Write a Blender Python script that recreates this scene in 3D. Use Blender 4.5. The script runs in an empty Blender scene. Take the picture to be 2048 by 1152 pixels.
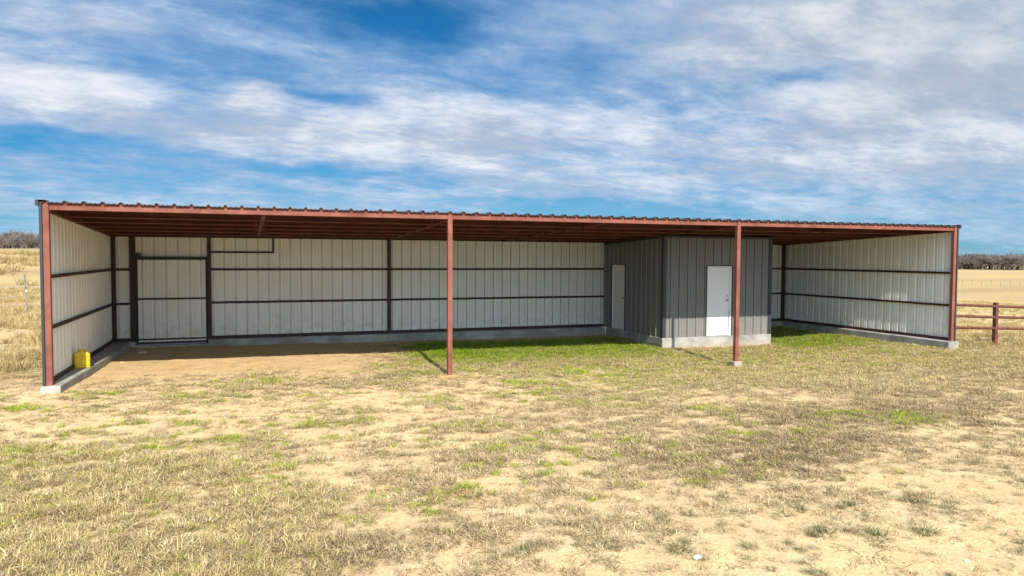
import bpy, bmesh, math, random
import numpy as np
from mathutils import Matrix, Vector

SC = bpy.context.scene
COL = SC.collection
rad = math.radians
random.seed(7)
RNG = np.random.default_rng(11)

# ------------------------------------------------------------------ camera
CAMLOC = Vector((3.3895, -15.3897, 2.4212))
_r = Vector((0.93791999, -0.34681425, 0.00509511))
_u = Vector((0.01037705, 0.04274052, 0.99903231))
_f = Vector((0.34669641, 0.93695951, -0.04368609))
cam = bpy.data.cameras.new('camera')
cam.sensor_width = 36.0
cam.lens = 1445.94 / 2048 * 36.0
cam.clip_start = 0.05
cam.clip_end = 6000
camo = bpy.data.objects.new('camera', cam)
COL.objects.link(camo)
m = Matrix.Identity(4)
for i in range(3):
    m[i][0], m[i][1], m[i][2], m[i][3] = _r[i], _u[i], -_f[i], CAMLOC[i]
camo.matrix_world = m
SC.camera = camo

# ------------------------------------------------------------------ light and sky
SUN_TRAVEL = Vector((0.072, 1.0, -0.80)).normalized()
SUN_EL = math.asin(-SUN_TRAVEL.z)
SUN_AZ = math.atan2(-SUN_TRAVEL.x, -SUN_TRAVEL.y)
sun = bpy.data.lights.new('sun', 'SUN')
sun.energy = 4.6
sun.angle = rad(0.53)
sun.color = (1.0, 0.94, 0.85)
suno = bpy.data.objects.new('sun', sun)
COL.objects.link(suno)
suno.rotation_euler = SUN_TRAVEL.to_track_quat('-Z', 'Y').to_euler()
suno.location = (0, -30, 30)

W = bpy.data.worlds.new('World')
SC.world = W
W.use_nodes = True
wt = W.node_tree
wt.nodes.clear()


class NT:
    """tiny helper for node trees"""
    def __init__(s, tree):
        s.t = tree

    def new(s, typ, **kw):
        n = s.t.nodes.new(typ)
        for k, v in kw.items():
            setattr(n, k, v)
        return n

    def put(s, sock, v):
        if v is None:
            return
        if hasattr(v, 'is_output') or isinstance(v, bpy.types.NodeSocket):
            s.t.links.new(v, sock)
        else:
            if sock.type == 'RGBA' and not hasattr(v, '__len__'):
                v = (v, v, v, 1)
            if sock.type == 'RGBA' and len(v) == 3:
                v = (*v, 1)
            sock.default_value = v

    def math(s, op, a, b=None, c=None, clamp=False):
        n = s.new('ShaderNodeMath', operation=op)
        n.use_clamp = clamp
        s.put(n.inputs[0], a)
        s.put(n.inputs[1], b)
        s.put(n.inputs[2], c)
        return n.outputs[0]

    def vmath(s, op, a, b=None):
        n = s.new('ShaderNodeVectorMath', operation=op)
        s.put(n.inputs[0], a)
        s.put(n.inputs[1], b)
        return n.outputs['Value'] if op in ('LENGTH', 'DOT_PRODUCT') else n.outputs[0]

    def mix(s, fac, a, b, mode='MIX'):
        n = s.new('ShaderNodeMix', data_type='RGBA', blend_type=mode)
        s.put(n.inputs[0], fac)
        s.put(n.inputs[6], a)
        s.put(n.inputs[7], b)
        return n.outputs[2]

    def noise(s, vec, scale, detail=4, rough=0.55, dist=0.0, lac=2.0):
        n = s.new('ShaderNodeTexNoise')
        s.put(n.inputs['Vector'], vec)
        n.inputs['Scale'].default_value = scale
        n.inputs['Detail'].default_value = detail
        n.inputs['Roughness'].default_value = rough
        n.inputs['Distortion'].default_value = dist
        n.inputs['Lacunarity'].default_value = lac
        return n.outputs['Fac']

    def ramp(s, fac, stops, interp='LINEAR'):
        n = s.new('ShaderNodeValToRGB')
        s.put(n.inputs[0], fac)
        e = n.color_ramp.elements
        n.color_ramp.interpolation = interp
        while len(e) < len(stops):
            e.new(0.5)
        for el, (p, c) in zip(e, stops):
            el.position = p
            if not hasattr(c, '__len__'):
                c = (c, c, c)
            el.color = (*c[:3], 1)
        return n.outputs[0]

    def maprange(s, v, a, b, c=0.0, d=1.0, smooth=True):
        n = s.new('ShaderNodeMapRange')
        n.interpolation_type = 'SMOOTHSTEP' if smooth else 'LINEAR'
        s.put(n.inputs[0], v)
        for i, q in enumerate((a, b, c, d)):
            n.inputs[1 + i].default_value = q
        return n.outputs[0]

    def comb(s, x, y, z):
        n = s.new('ShaderNodeCombineXYZ')
        s.put(n.inputs[0], x)
        s.put(n.inputs[1], y)
        s.put(n.inputs[2], z)
        return n.outputs[0]


def build_world():
    n = NT(wt)
    tc = n.new('ShaderNodeTexCoord').outputs['Generated']
    sep = n.new('ShaderNodeSeparateXYZ')
    wt.links.new(tc, sep.inputs[0])
    x, y, z = sep.outputs
    sky = n.new('ShaderNodeTexSky', sky_type='NISHITA')
    sky.sun_disc = False
    sky.sun_elevation = SUN_EL
    sky.sun_rotation = SUN_AZ
    sky.altitude = 400
    sky.air_density = 1.0
    sky.dust_density = 0.6
    sky.ozone_density = 2.5
    blue = n.mix(1.0, sky.outputs[0], (0.10, 0.60, 0.92), 'MULTIPLY')
    # direction angles, degrees
    az = n.math('MULTIPLY', n.math('ARCTAN2', x, y), 57.2958)
    el = n.math('MULTIPLY', n.math('ARCSINE', z), 57.2958)
    zc = n.math('ADD', n.math('MAXIMUM', z, 0.0), 0.17)
    plane = n.comb(n.math('DIVIDE', x, zc), n.math('DIVIDE', y, zc), 0.0)
    # wisps drawn out along a slant, as cirrus are
    rot = n.new('ShaderNodeMapping')
    wt.links.new(plane, rot.inputs[0])
    rot.inputs['Rotation'].default_value = (0, 0, rad(-16))
    rot.inputs['Scale'].default_value = (0.85, 1.25, 1)
    pl = rot.outputs[0]
    big = n.noise(pl, 0.80, 2, 0.5, 0.0)
    mid = n.noise(pl, 2.1, 6, 0.62, 0.35)
    fine = n.noise(pl, 7.0, 5, 0.68, 0.25)
    warp = n.math('SUBTRACT', n.noise(plane, 1.7, 3, 0.6), 0.5)
    warp2 = n.math('SUBTRACT', n.noise(plane, 2.3, 3, 0.6), 0.5)
    azw = n.math('MULTIPLY_ADD', warp, 11.0, az)
    elw = n.math('MULTIPLY_ADD', warp2, 3.4, n.math('MULTIPLY_ADD', az, 0.045, el))

    def blob(a, e, wa, we):
        e = e + 0.045 * a
        da = n.math('POWER', n.math('ABSOLUTE', n.math('DIVIDE', n.math('SUBTRACT', azw, a), wa)), 2.0)
        de = n.math('POWER', n.math('ABSOLUTE', n.math('DIVIDE', n.math('SUBTRACT', elw, e), we)), 2.0)
        return n.math('EXPONENT', n.math('MULTIPLY', n.math('ADD', da, de), -1.0))

    cover = n.math('MULTIPLY_ADD', big, 0.50, n.math('MULTIPLY_ADD', mid, 0.62, n.math('MULTIPLY', fine, 0.30)))
    # cover is about 0.71 on average
    for a, e, wa, we, w in ((12, 17.6, 7.0, 2.4, -.42), (6, 6.4, 11, 0.8, -.24), (-9, 14.0, 8, 1.6, -.06), (-10, 15.5, 8, 1.6, .12), (-8, 4, 10, 1.6, .10),
                            (29, 3.4, 9, 0.8, -.22), (20, 5.5, 16, 1.6, .12), (45, 6, 16, 2.5, .14), (41.7, 13.1, 4.0, 0.8, -.26), (-13.2, 7.4, 3.6, 0.6, -.26), (6.5, 12.0, 4.2, 0.7, -.26),
                            (26, 15.0, 3.0, 1.4, -.20), (-13, 11.6, 7, 1.9, .26), (15, 9.6, 16, 2.2, .24), (-4, 9.1, 12, 1.4, .22),
                            (0.7, 11.5, 1.7, .7, .40), (40, 17, 18, 3.0, .28), (52, 12, 12, 5.0, .34)):
        cover = n.math('MULTIPLY_ADD', blob(a, e, wa, we), w, cover)
    mask = n.maprange(cover, 0.36, 0.82)
    dens = n.maprange(cover, 0.60, 1.05)
    # thin parts bluish, thick parts white with grey undersides
    und = n.math('MULTIPLY_ADD', n.noise(pl, 1.7, 4, 0.55), .76, n.math('MULTIPLY', fine, .24))
    under = n.maprange(und, 0.40, 0.62)
    cl = n.mix(under, (0.54, 0.61, 0.73), (0.97, 0.99, 1.05))
    cl = n.mix(dens, (0.30, 0.50, 0.80), cl)
    grey = n.math('MULTIPLY', n.maprange(az, 22, 62), n.maprange(el, 4, 14))
    cl = n.mix(n.math('MULTIPLY', grey, 0.45), cl, (0.50, 0.57, 0.62))
    mask = n.math('MULTIPLY', mask, n.maprange(fine, .25, .75, .80, .98))
    veil = n.math('MULTIPLY', n.maprange(el, 0.0, 10.0, 1.0, 0.0), n.maprange(mid, .25, .75, .45, .85))
    mask = n.math('MAXIMUM', mask, veil)
    cl = n.mix(n.math('MULTIPLY', n.maprange(el, -1.0, 8.0, 1.0, 0.0), .70), cl, (0.44, 0.68, 0.90))
    # cloud scatters light forward: the half of the sky towards the sun is the brighter one
    cs = n.vmath('DOT_PRODUCT', tc, tuple(-SUN_TRAVEL))
    fw = n.math('POWER', n.math('MAXIMUM', cs, 0.0), 1.5)
    fwd = [n.math('MULTIPLY_ADD', fw, k, 1.0) for k in (4.2, 3.5, 2.6)]
    cl = n.mix(1.0, cl, n.comb(*fwd), 'MULTIPLY')
    W.cycles.sampling_method = 'MANUAL'
    W.cycles.sample_map_resolution = 512
    bg1 = n.new('ShaderNodeBackground')
    bg1.inputs['Strength'].default_value = 0.06
    wt.links.new(blue, bg1.inputs['Color'])
    bg2 = n.new('ShaderNodeBackground')
    bg2.inputs['Strength'].default_value = 0.61
    wt.links.new(cl, bg2.inputs['Color'])
    mx = n.new('ShaderNodeMixShader')
    wt.links.new(mask, mx.inputs[0])
    wt.links.new(bg1.outputs[0], mx.inputs[1])
    wt.links.new(bg2.outputs[0], mx.inputs[2])
    out = n.new('ShaderNodeOutputWorld')
    wt.links.new(mx.outputs[0], out.inputs['Surface'])


build_world()
vs = SC.view_settings
vs.view_transform = 'Standard'
vs.look = 'None'
vs.gamma = 1.0
vs.exposure = 0.62
vs.use_curve_mapping = False
SC.cycles.use_denoising = True
SC.cycles.denoising_prefilter = 'NONE'
SC.cycles.max_bounces = 6
SC.cycles.diffuse_bounces = 4
SC.cycles.sample_clamp_indirect = 8.0


# ------------------------------------------------------------------ materials
def material(name, rough=0.7, metal=0.0, spec=0.3):
    mt = bpy.data.materials.new(name)
    mt.use_nodes = True
    t = mt.node_tree
    b = t.nodes['Principled BSDF']
    b.inputs['Roughness'].default_value = rough
    b.inputs['Metallic'].default_value = metal
    b.inputs['Specular IOR Level'].default_value = spec
    return mt, NT(t), b


def bump(n, b, height, strength=0.3, dist=0.01):
    bn = n.new('ShaderNodeBump')
    bn.inputs['Strength'].default_value = strength
    bn.inputs['Distance'].default_value = dist
    n.put(bn.inputs['Height'], height)
    n.t.links.new(bn.outputs[0], b.inputs['Normal'])


def world_pos(n):
    return n.new('ShaderNodeNewGeometry').outputs['Position']


def stretch(n, vec, sx, sy, sz):
    mp = n.new('ShaderNodeMapping')
    n.t.links.new(vec, mp.inputs[0])
    mp.inputs['Scale'].default_value = (sx, sy, sz)
    return mp.outputs[0]


def mat_primer(name='red_oxide_steel', rust=0.7):
    mt, n, b = material(name, 0.62, 0.0, 0.25)
    p = world_pos(n)
    a = n.noise(p, 2.2, 5, 0.6)
    c = n.mix(n.maprange(a, .3, .7), (0.160, 0.050, 0.034), (0.255, 0.092, 0.066))
    r = n.noise(stretch(n, p, 5, 5, 2.2), 2.0, 6, 0.68, 0.6)
    c = n.mix(n.math('MULTIPLY', n.maprange(r, .58, .72), rust), c, (0.40, 0.15, 0.045))
    s = n.noise(p, 34, 4, 0.7)
    c = n.mix(n.math('MULTIPLY', n.maprange(s, .60, .74), .5), c, (0.20, 0.055, 0.040))
    n.put(b.inputs['Base Color'], c)
    n.put(b.inputs['Roughness'], n.maprange(r, .3, .8, .5, .8))
    bump(n, b, s, .15, .002)
    return mt


def mat_sheet(name, col, dirt, rough=0.42, dust=0.5):
    mt, n, b = material(name, rough, 0.0, 0.5)
    p = world_pos(n)
    streak = n.noise(stretch(n, p, 7, 7, .35), 1.4, 5, 0.6)
    blot = n.noise(p, 1.1, 5, 0.6)
    c = n.mix(n.math('MULTIPLY', n.maprange(streak, .45, .75), .5), col, tuple(k * .86 for k in col))
    sep = n.new('ShaderNodeSeparateXYZ')
    n.t.links.new(p, sep.inputs[0])
    low = n.math('MULTIPLY', n.maprange(sep.outputs[2], 0.0, 0.9, 1.0, 0.0), n.maprange(n.noise(p, 5.0, 5, .65), .42, .70))
    c = n.mix(n.math('MULTIPLY', low, dust), c, dirt)
    c = n.mix(n.math('MULTIPLY', n.maprange(blot, .5, .75), .12), c, dirt)
    n.put(b.inputs['Base Color'], c)
    n.put(b.inputs['Roughness'], n.maprange(blot, .3, .7, rough - .06, rough + .14))
    bump(n, b, n.noise(stretch(n, p, 1, 1, .4), 2.6, 2, .5), .10, .012)
    return mt


def mat_plain(name, col, rough=0.6, spec=.3, var=.12, scale=6.0, metal=0.0):
    mt, n, b = material(name, rough, metal, spec)
    p = world_pos(n)
    a = n.noise(p, scale, 5, .6)
    c = n.mix(n.maprange(a, .3, .7), tuple(k * (1 - var) for k in col), tuple(min(1, k * (1 + var)) for k in col))
    n.put(b.inputs['Base Color'], c)
    bump(n, b, a, .1, .003)
    return mt


def mat_concrete():
    mt, n, b = material('concrete', .88, 0, .2)
    p = world_pos(n)
    a = n.noise(p, 1.7, 6, .62)
    c = n.mix(n.maprange(a, .32, .68), (.22, .212, .195), (.40, .385, .355))
    st = n.noise(stretch(n, p, 3.0, 3.0, 9.0), 1.0, 5, .65, .5)
    c = n.mix(n.math('MULTIPLY', n.maprange(st, .52, .70), .5), c, (.50, .485, .45))
    fn = n.noise(p, 48, 4, .7)
    c = n.mix(n.math('MULTIPLY', n.maprange(fn, .55, .75), .35), c, (.20, .19, .175))
    sep = n.new('ShaderNodeSeparateXYZ')
    n.t.links.new(p, sep.inputs[0])
    low = n.maprange(n.math('MULTIPLY_ADD', a, .18, sep.outputs[2]), -.22, -.04, 1, 0)
    c = n.mix(n.math('MULTIPLY', low, .45), c, (.42, .31, .19))
    n.put(b.inputs['Base Color'], c)
    bump(n, b, n.math('MULTIPLY_ADD', fn, .4, a), .45, .008)
    return mt


PRIMER = mat_primer()
PRIMER_OLD = mat_plain('rusted_pipe_steel', (.125, .046, .033), .65, .2, .35, 7)
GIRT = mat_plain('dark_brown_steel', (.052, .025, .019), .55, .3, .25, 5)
PURLIN = mat_plain('brown_primer_steel', (.105, .032, .020), .6, .25, .25, 3)
SHEET_IN = mat_sheet('white_sheet_metal', (.84, .815, .755), (.50, .40, .28))
SHEET_OUT = mat_sheet('charcoal_sheet_metal', (.10, .10, .102), (.20, .16, .12))
ROOM_SHEET = mat_sheet('grey_sheet_metal', (.175, .172, .166), (.27, .23, .18), .45, .35)
TRIM = mat_plain('dark_trim', (.035, .037, .043), .45, .4)
BLACK = mat_plain('black_steel', (.028, .020, .018), .5, .35)
ROOF = mat_plain('roof_sheet_metal', (.05, .036, .036), .45, .4)
CONC = mat_concrete()
DOORW = mat_sheet('white_door_paint', (.78, .79, .78), (.5, .42, .32), .45, .5)
YELLOW = mat_plain('yellow_plastic', (.72, .50, .02), .42, .45, .10, 9)
CHROME = mat_plain('brushed_metal', (.30, .29, .27), .35, .5, .1, 20, .8)
WIRE = mat_plain('weathered_wire', (.30, .29, .27), .55, .4)
TPOST = mat_plain('weathered_fence_post', (.22, .21, .18), .75, .2, .3)
WOODPOST = mat_plain('old_wood_post', (.20, .165, .13), .85, .15, .3)


# ------------------------------------------------------------------ mesh helpers
def new_mesh(name, verts, faces, mats, midx=None, smooth=False):
    me = bpy.data.meshes.new(name)
    me.from_pydata([tuple(v) for v in verts], [], faces)
    for mt in (mats if isinstance(mats, (list, tuple)) else [mats]):
        me.materials.append(mt)
    if midx is not None:
        me.polygons.foreach_set('material_index', midx)
    if smooth:
        me.polygons.foreach_set('use_smooth', [True] * len(me.polygons))
    me.update()
    return me


def link(name, me, parent=None, loc=(0, 0, 0)):
    o = bpy.data.objects.new(name, me)
    COL.objects.link(o)
    o.location = loc
    if parent:
        o.parent = parent
    return o


def tag(o, label=None, cat=None, group=None, kind=None):
    for k, v in (('label', label), ('category', cat), ('group', group), ('kind', kind)):
        if v:
            o[k] = v
    return o


def thing(name, loc, label, cat, group=None):
    o = bpy.data.objects.new(name, None)
    COL.objects.link(o)
    o.location = loc
    o.empty_display_size = .2
    return tag(o, label, cat, group)


class MB:
    def __init__(s):
        s.v, s.f, s.m = [], [], []

    def add(s, vs_, fs_, mi=0):
        k = len(s.v)
        s.v += [tuple(v) for v in vs_]
        s.f += [tuple(i + k for i in f) for f in fs_]
        s.m += [mi] * len(fs_)

    def box(s, x0, x1, y0, y1, z0, z1, b=0.0, mi=0):
        """box with chamfered vertical and horizontal edges"""
        if b <= 0:
            v = [(x, y, z) for x in (x0, x1) for y in (y0, y1) for z in (z0, z1)]
            s.add(v, [(0, 1, 3, 2), (4, 6, 7, 5), (0, 4, 5, 1), (2, 3, 7, 6), (0, 2, 6, 4), (1, 5, 7, 3)], mi)
            return
        bm = bmesh.new()
        bmesh.ops.create_cube(bm, size=1)
        for v in bm.verts:
            v.co = ((x0 + x1) / 2 + v.co.x * (x1 - x0), (y0 + y1) / 2 + v.co.y * (y1 - y0), (z0 + z1) / 2 + v.co.z * (z1 - z0))
        bmesh.ops.bevel(bm, geom=list(bm.edges), offset=b, segments=1, affect='EDGES')
        bm.verts.index_update()
        s.add([v.co[:] for v in bm.verts], [[v.index for v in f.verts] for f in bm.faces], mi)
        bm.free()

    def prism(s, prof, a, b, axis, mi=0, za=None, zb=None):
        """closed profile list of (p,q) swept along axis from a to b; axis 'x': (p,q)=(y,z); 'y': (x,z); 'z': (x,y)"""
        n = len(prof)

        def pt(p, q, t):
            return {'x': (t, p, q), 'y': (p, t, q), 'z': (p, q, t)}[axis]
        v = [pt(p, q + (za or 0), a) for p, q in prof] + [pt(p, q + (zb or 0), b) for p, q in prof]
        f = [(i, (i + 1) % n, n + (i + 1) % n, n + i) for i in range(n)]
        s.add(v, f + [tuple(range(n))[::-1], tuple(range(n, 2 * n))], mi)

    def tube(s, pts, r, seg=8, mi=0, caps=True):
        rings = []
        pts = [Vector(p) for p in pts]
        rr = r if hasattr(r, '__len__') else [r] * len(pts)
        up = Vector((0, 0, 1))
        vs_, fs_ = [], []
        for i, p in enumerate(pts):
            d = (pts[min(i + 1, len(pts) - 1)] - pts[max(i - 1, 0)]).normalized()
            a = d.cross(up if abs(d.z) < .95 else Vector((1, 0, 0))).normalized()
            c = d.cross(a).normalized()
            for k in range(seg):
                t = 2 * math.pi * k / seg
                vs_.append(p + (a * math.cos(t) + c * math.sin(t)) * rr[i])
        for i in range(len(pts) - 1):
            for k in range(seg):
                fs_.append((i * seg + k, i * seg + (k + 1) % seg, (i + 1) * seg + (k + 1) % seg, (i + 1) * seg + k))
        if caps:
            fs_.append(tuple(range(seg))[::-1])
            fs_.append(tuple((len(pts) - 1) * seg + k for k in range(seg)))
        s.add(vs_, fs_, mi)

    def build(s, name, mats, parent=None, smooth=False, root=None):
        off = Vector((0, 0, 0))
        q = parent
        while q is not None:
            off += q.location
            q = q.parent
        v = [(x - off.x, y - off.y, z - off.z) for x, y, z in s.v]
        return link(name, new_mesh(name, v, s.f, mats, s.m, smooth), parent)


# ------------------------------------------------------------------ numpy noise
def _hash(ix, iy, seed):
    h = (ix.astype(np.int64) * 374761393 + iy.astype(np.int64) * 668265263 + seed * 1442695041) & 0x7fffffff
    h = (h ^ (h >> 13)) * 1274126177 & 0x7fffffff
    h = h ^ (h >> 16)
    return (h & 0xffff) / 65535.0


def vnoise(x, y, seed=0):
    ix, iy = np.floor(x), np.floor(y)
    fx, fy = x - ix, y - iy
    fx, fy = fx * fx * (3 - 2 * fx), fy * fy * (3 - 2 * fy)
    a, b = _hash(ix, iy, seed), _hash(ix + 1, iy, seed)
    c, d = _hash(ix, iy + 1, seed), _hash(ix + 1, iy + 1, seed)
    return (a * (1 - fx) + b * fx) * (1 - fy) + (c * (1 - fx) + d * fx) * fy


def fbm(x, y, scale=1.0, octv=4, seed=0, gain=.5):
    t, amp, s = 0, 1.0, 0
    for o in range(octv):
        t = t + amp * vnoise(x * scale + 17.3 * o, y * scale - 9.1 * o, seed + o)
        s += amp
        amp *= gain
        scale *= 2.03
    return t / s


def sst(v, a, b):
    t = np.clip((v - a) / (b - a), 0, 1)
    return t * t * (3 - 2 * t)


# ------------------------------------------------------------------ the lie of the land
L, D = 22.86, 7.16
HF, HBK = 3.343, 3.035          # underside of the roof sheets at front and back
ZCTRL = np.array([(-.1, -.2, -.14), (.5, 3, -.16), (.5, 7, -.16), (1.5, 6.9, -.17), (4, 7, -.20), (7.6, 7, -.24), (12, 7, -.28), (15, 7, -.28), (15.1, 3.2, -.35),
                  (17, 3.2, -.37), (19.1, 3.2, -.37), (19.2, 7, -.30), (22.6, 7, -.25), (22.5, 3, -.24), (22.9, -.2, -.23), (7.62, 0, -.245),
                  (15.24, 0, -.40), (15.24, -.5, -.40), (15.7, 0, -.40), (14.7, 0, -.39), (15.24, .6, -.39), (14, -2.5, -.35), (17.5, -1, -.37), (5, -8, -.25), (10, -9, -.25), (0, -8, -.2), (16, -6, -.3), (-4, 5, -.12), (26, 0, -.25), (30, -5, -.35),
                  (20, -12, -.3), (5, -20, -.3), (-10, -5, -.15), (-5, 12, -.05), (-5, 18, .0), (10, 20, -.1), (30, 15, -.3), (3, 3, -.2), (12, 3, -.3)])


def ground_z(x, y, fine=True):
    x = np.asarray(x, float)
    y = np.asarray(y, float)
    num = np.zeros_like(x)
    den = np.zeros_like(x)
    for cx, cy, cz in ZCTRL:
        w = 1.0 / (((x - cx) ** 2 + (y - cy) ** 2) + .25) ** 1.5
        num += w * cz
        den += w
    z = num / den
    far = sst(np.hypot(x - 10, y), 25, 60)
    z = z * (1 - far) - .2 * far
    z = z + 4.2 * sst(y, 20, 230) * (1 - sst(x, -5, 150)) - 3.0 * sst(x, 28, 115)
    z = z + 0.9 * (fbm(x, y, 1 / 60., 3, 5) - .5) * sst(np.hypot(x - 10, y), 35, 120)
    if fine:
        near = 1 - sst(np.hypot(x - 8, y + 3), 30, 70)
        z = z + near * .03 * (fbm(x, y, 2.6, 2, 24) - .5)
        z = z + near * .014 * (fbm(x, y, 11.0, 2, 23) - .5)
        z = z + near * (.035 * (fbm(x, y, .8, 3, 21) - .5) + .022 * (fbm(x, y, 4.0, 3, 22) - .5))
        m2 = np.exp(-(((x - 7.64) / .30) ** 2 + ((y + .08) / .26) ** 2))
        z = z + .05 * m2
        z = z + .07 * np.exp(-(((x - 5.68) / .15) ** 2 + ((y + 7.72) / .15) ** 2)) * near
    return z


def gz(x, y):
    return float(ground_z(np.array([x]), np.array([y]))[0])


# ------------------------------------------------------------------ what grows where (fields over the ground, in metres)
GREENSPOTS = [(2.8, .5, .5), (2.34, -.98, .35), (3.47, .58, .5), (5.67, 1.6, .6), (4.06, .38, .6), (.72, -.42, .3), (1.06, -.54, .25), (-.27, -1.41, .5),
              (.46, -4.34, .55), (2.17, -4.13, .3), (2.46, -4.51, .35), (3.17, -4.32, .4), (3.37, -1.08, .25), (9.02, -1.29, .6), (9.29, -1.99, .5),
              (13.97, -6.22, .7), (-2.73, 8.12, .5), (.62, 4.12, .15), (4.39, -4.75, .3), (4.33, -3.75, .3), (6.03, -6.76, .15), (4.78, -7.44, .2),
              (4.37, -8.03, .2), (2.5, -6.81, .25), (5.68, -7.6, .26), (7.2, .9, .7), (6.5, 1.9, .6), (8.3, .7, .6), (13.2, -5.6, .6), (11.2, -4.4, .4), (5.1, -7.9, .15), (5.2, -8.2, .18)]


def fields(x, y):
    n1 = fbm(x, y, .55, 4, 1)
    n2 = fbm(x, y, 1.9, 4, 2)
    n3 = fbm(x * .8, y * 1.6, 3.6, 3, 3)
    n4 = fbm(x, y, .9, 3, 9)
    wob = (n1 - .5) * 2.2 + (n2 - .5) * 1.1
    inside = sst(x, -.05, .1) * sst(L + .02 - x, 0, .1) * sst(D - y, 0, .1) * sst(y, -.2, .5)
    # packed orange dirt under the left half of the roof
    dirt = sst(7.4 + wob * .7 + .25 * (y - 4) - x, -.8, 1.8) * sst(y - (.65 + .14 * x) + wob * 1.1 + (fbm(x, y, 4.0, 3, 61) - .5) * 1.6, -.9, 1.0) * sst(x, -.1, .15) * (y < 7.4)
    dirt = np.maximum(dirt, sst(y - 5.9 + wob * .25, -.2, .5) * inside * (x < 16))
    # pale bare sand
    bare = np.zeros_like(x)
    for cx, cy, rx, ry, w in ((5.3, -1.9, 2.2, .75, 1.0), (2.3, -2.3, 1.6, .5, .55), (.6, -2.6, 1.6, .9, .7), (1.7, -.6, 1.5, .5, .5), (-.8, .5, 1.0, 2.5, .7), (-.8, -3.3, 1.2, .8, .6),
                              (6.9, -3.6, 2.2, .7, .45), (4.9, -6.2, .9, .5, .55), (4.8, -8.2, .7, .5, .6), (8.6, -10.4, 3.0, 1.6, 1.2), (11.5, -9.6, 2.0, 1.1, 1.05), (6.3, -8.4, .8, .4, .6),
                              (6.2, -9.5, 1.0, .6, .75), (7.6, -4.9, 1.4, .5, .5), (10, -10.8, 4, 1.3, 1.1), (7.0, -7.2, .8, .5, .4), (8.3, -8.0, .6, .4, .3), (13.6, -7.7, 2.5, .6, .6), (3.6, -9.3, .6, .4, .5)):
        bare = np.maximum(bare, w * np.exp(-(((x - cx + wob * .35) / rx) ** 2 + ((y - cy + (n2 - .5) * .8) / ry) ** 2)))
    bare = np.maximum(bare, .9 * np.exp(-(((x - 7.64) / .35) ** 2 + ((y + .12) / .25) ** 2)))
    n5 = fbm(x, y * 1.3, 7.5, 3, 12)
    # fresh green
    g = sst(x - 6.7 + wob * .5 - .12 * (y - 4), 0, 1.8) * sst(y + wob * .55, .9, 3.2) * sst(6.3 + wob * .25 - y, 0, .5) * sst(15.3 - x, 0, .3)
    g = np.maximum(g, .95 * sst(x, 18.9, 19.2) * sst(y + wob * .5 - .2 * (22 - x), .6, 2.0) * sst(L - .3 - x, 0, .3))
    g = np.maximum(g, .56 * (.35 + .65 * sst(n2 * .5 + n5 * .5, .38, .58)) * sst(x, 8.0, 11) * sst(y + wob * .8, -4.4, .8) * sst(26 - x, 0, 5) * sst(3.1 - y, 0, .3))
    g = np.maximum(g, .34 * sst(4.6 + wob - x, 0, 1.5) * sst(-3.6 + wob * .6 - y, 0, .8) * sst(n2 * .5 + n5 * .5, .42, .60))
    sp = np.zeros_like(x)
    for cx, cy, r in GREENSPOTS:
        sp = np.maximum(sp, np.exp(-(((x - cx) / (r * 1.25)) ** 2 + ((y - cy) / (r * .8)) ** 2) ** 1.2))
    g = np.maximum(g, .60 * sp * sst(n3 * .4 + n5 * .6 + sp * .18, .44, .68))
    g = np.maximum(g, .45 * sst(n3 * .5 + n4 * .3 + n5 * .2, .52, .70) * sst(2.0 - y, 0, 1.5) * sst(y, -9.5, -7.5) * sst(14 - x, 0, 4))
    # straw-coloured grass, long at lower left and round the right end
    s1 = (.35 + .65 * sst(n3 * .5 + n2 * .5, .36, .56)) * sst(4.4 + wob * .9 - x - .25 * (y + 8), -.3, 1.2) * sst(-4.0 + wob * .6 - y, -.3, 1.1)
    s2 = .9 * sst(x + .9 * y + wob * 1.5, 9.5, 14.0) * sst(y + wob, -5.8, -3.6)
    s3 = sst(x, 20.2, 23.2) * sst(y + wob * .6 + (x - 20) * .14, -1.2, .5)
    s4 = sst(-.25 - x, 0, .8) * sst(y + wob, 1.0, 4.5)
    outside = (x > L + .25) | (x < -.25) | (y > D + .3) | (y < 1.5)
    straw = np.maximum.reduce([s1, s2, s3 * outside, s4])
    straw = np.maximum(straw, sst(np.hypot(x - 11, y), 22, 28))
    straw = np.maximum(straw, .45 * g * (1 - sst(g, .6, .95)))
    # matted grey thatch over the rest
    n5 = fbm(x, y * 1.3, 7.5, 3, 12)
    th = sst(n1 * .22 + n2 * .30 + n3 * .34 + n5 * .24, .475, .63)
    th = np.maximum(th, .55 * sst(n5 * .6 + n3 * .4, .50, .66))
    purple = np.exp(-(((x - 10.6 + wob) / 2.3) ** 2 + ((y + 7.4 + (n1 - .5)) / 1.1) ** 2) ** 1.3)
    purple = np.maximum(purple, .9 * np.exp(-(((x - 13.8 + wob) / 3.4) ** 2 + ((y + 5.8) / 1.0) ** 2)))
    purple = np.maximum(purple, .8 * np.exp(-(((x - 4.2 + wob * .6) / 1.4) ** 2 + ((y + 8.9) / .8) ** 2)))
    purple = purple * (.45 + .55 * sst(n5 * .5 + n3 * .5, .36, .55))
    th = np.maximum(th * .95, purple * 1.15)
    keep = (1 - .93 * np.clip(bare, 0, 1) ** 1.1) * (1 - dirt)
    th = th * keep * (y < 8)
    g = g * (1 - dirt * .98) * (1 - np.clip(bare, 0, 1) * .6)
    straw = straw * (1 - dirt)
    return dict(dirt=dirt, bare=np.clip(bare, 0, 1), green=np.clip(g, 0, 1), straw=np.clip(straw, 0, 1), thatch=np.clip(th, 0, 1), purple=np.clip(purple, 0, 1), n2=n2, n3=n3, n1=n1, n5=n5)


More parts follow.
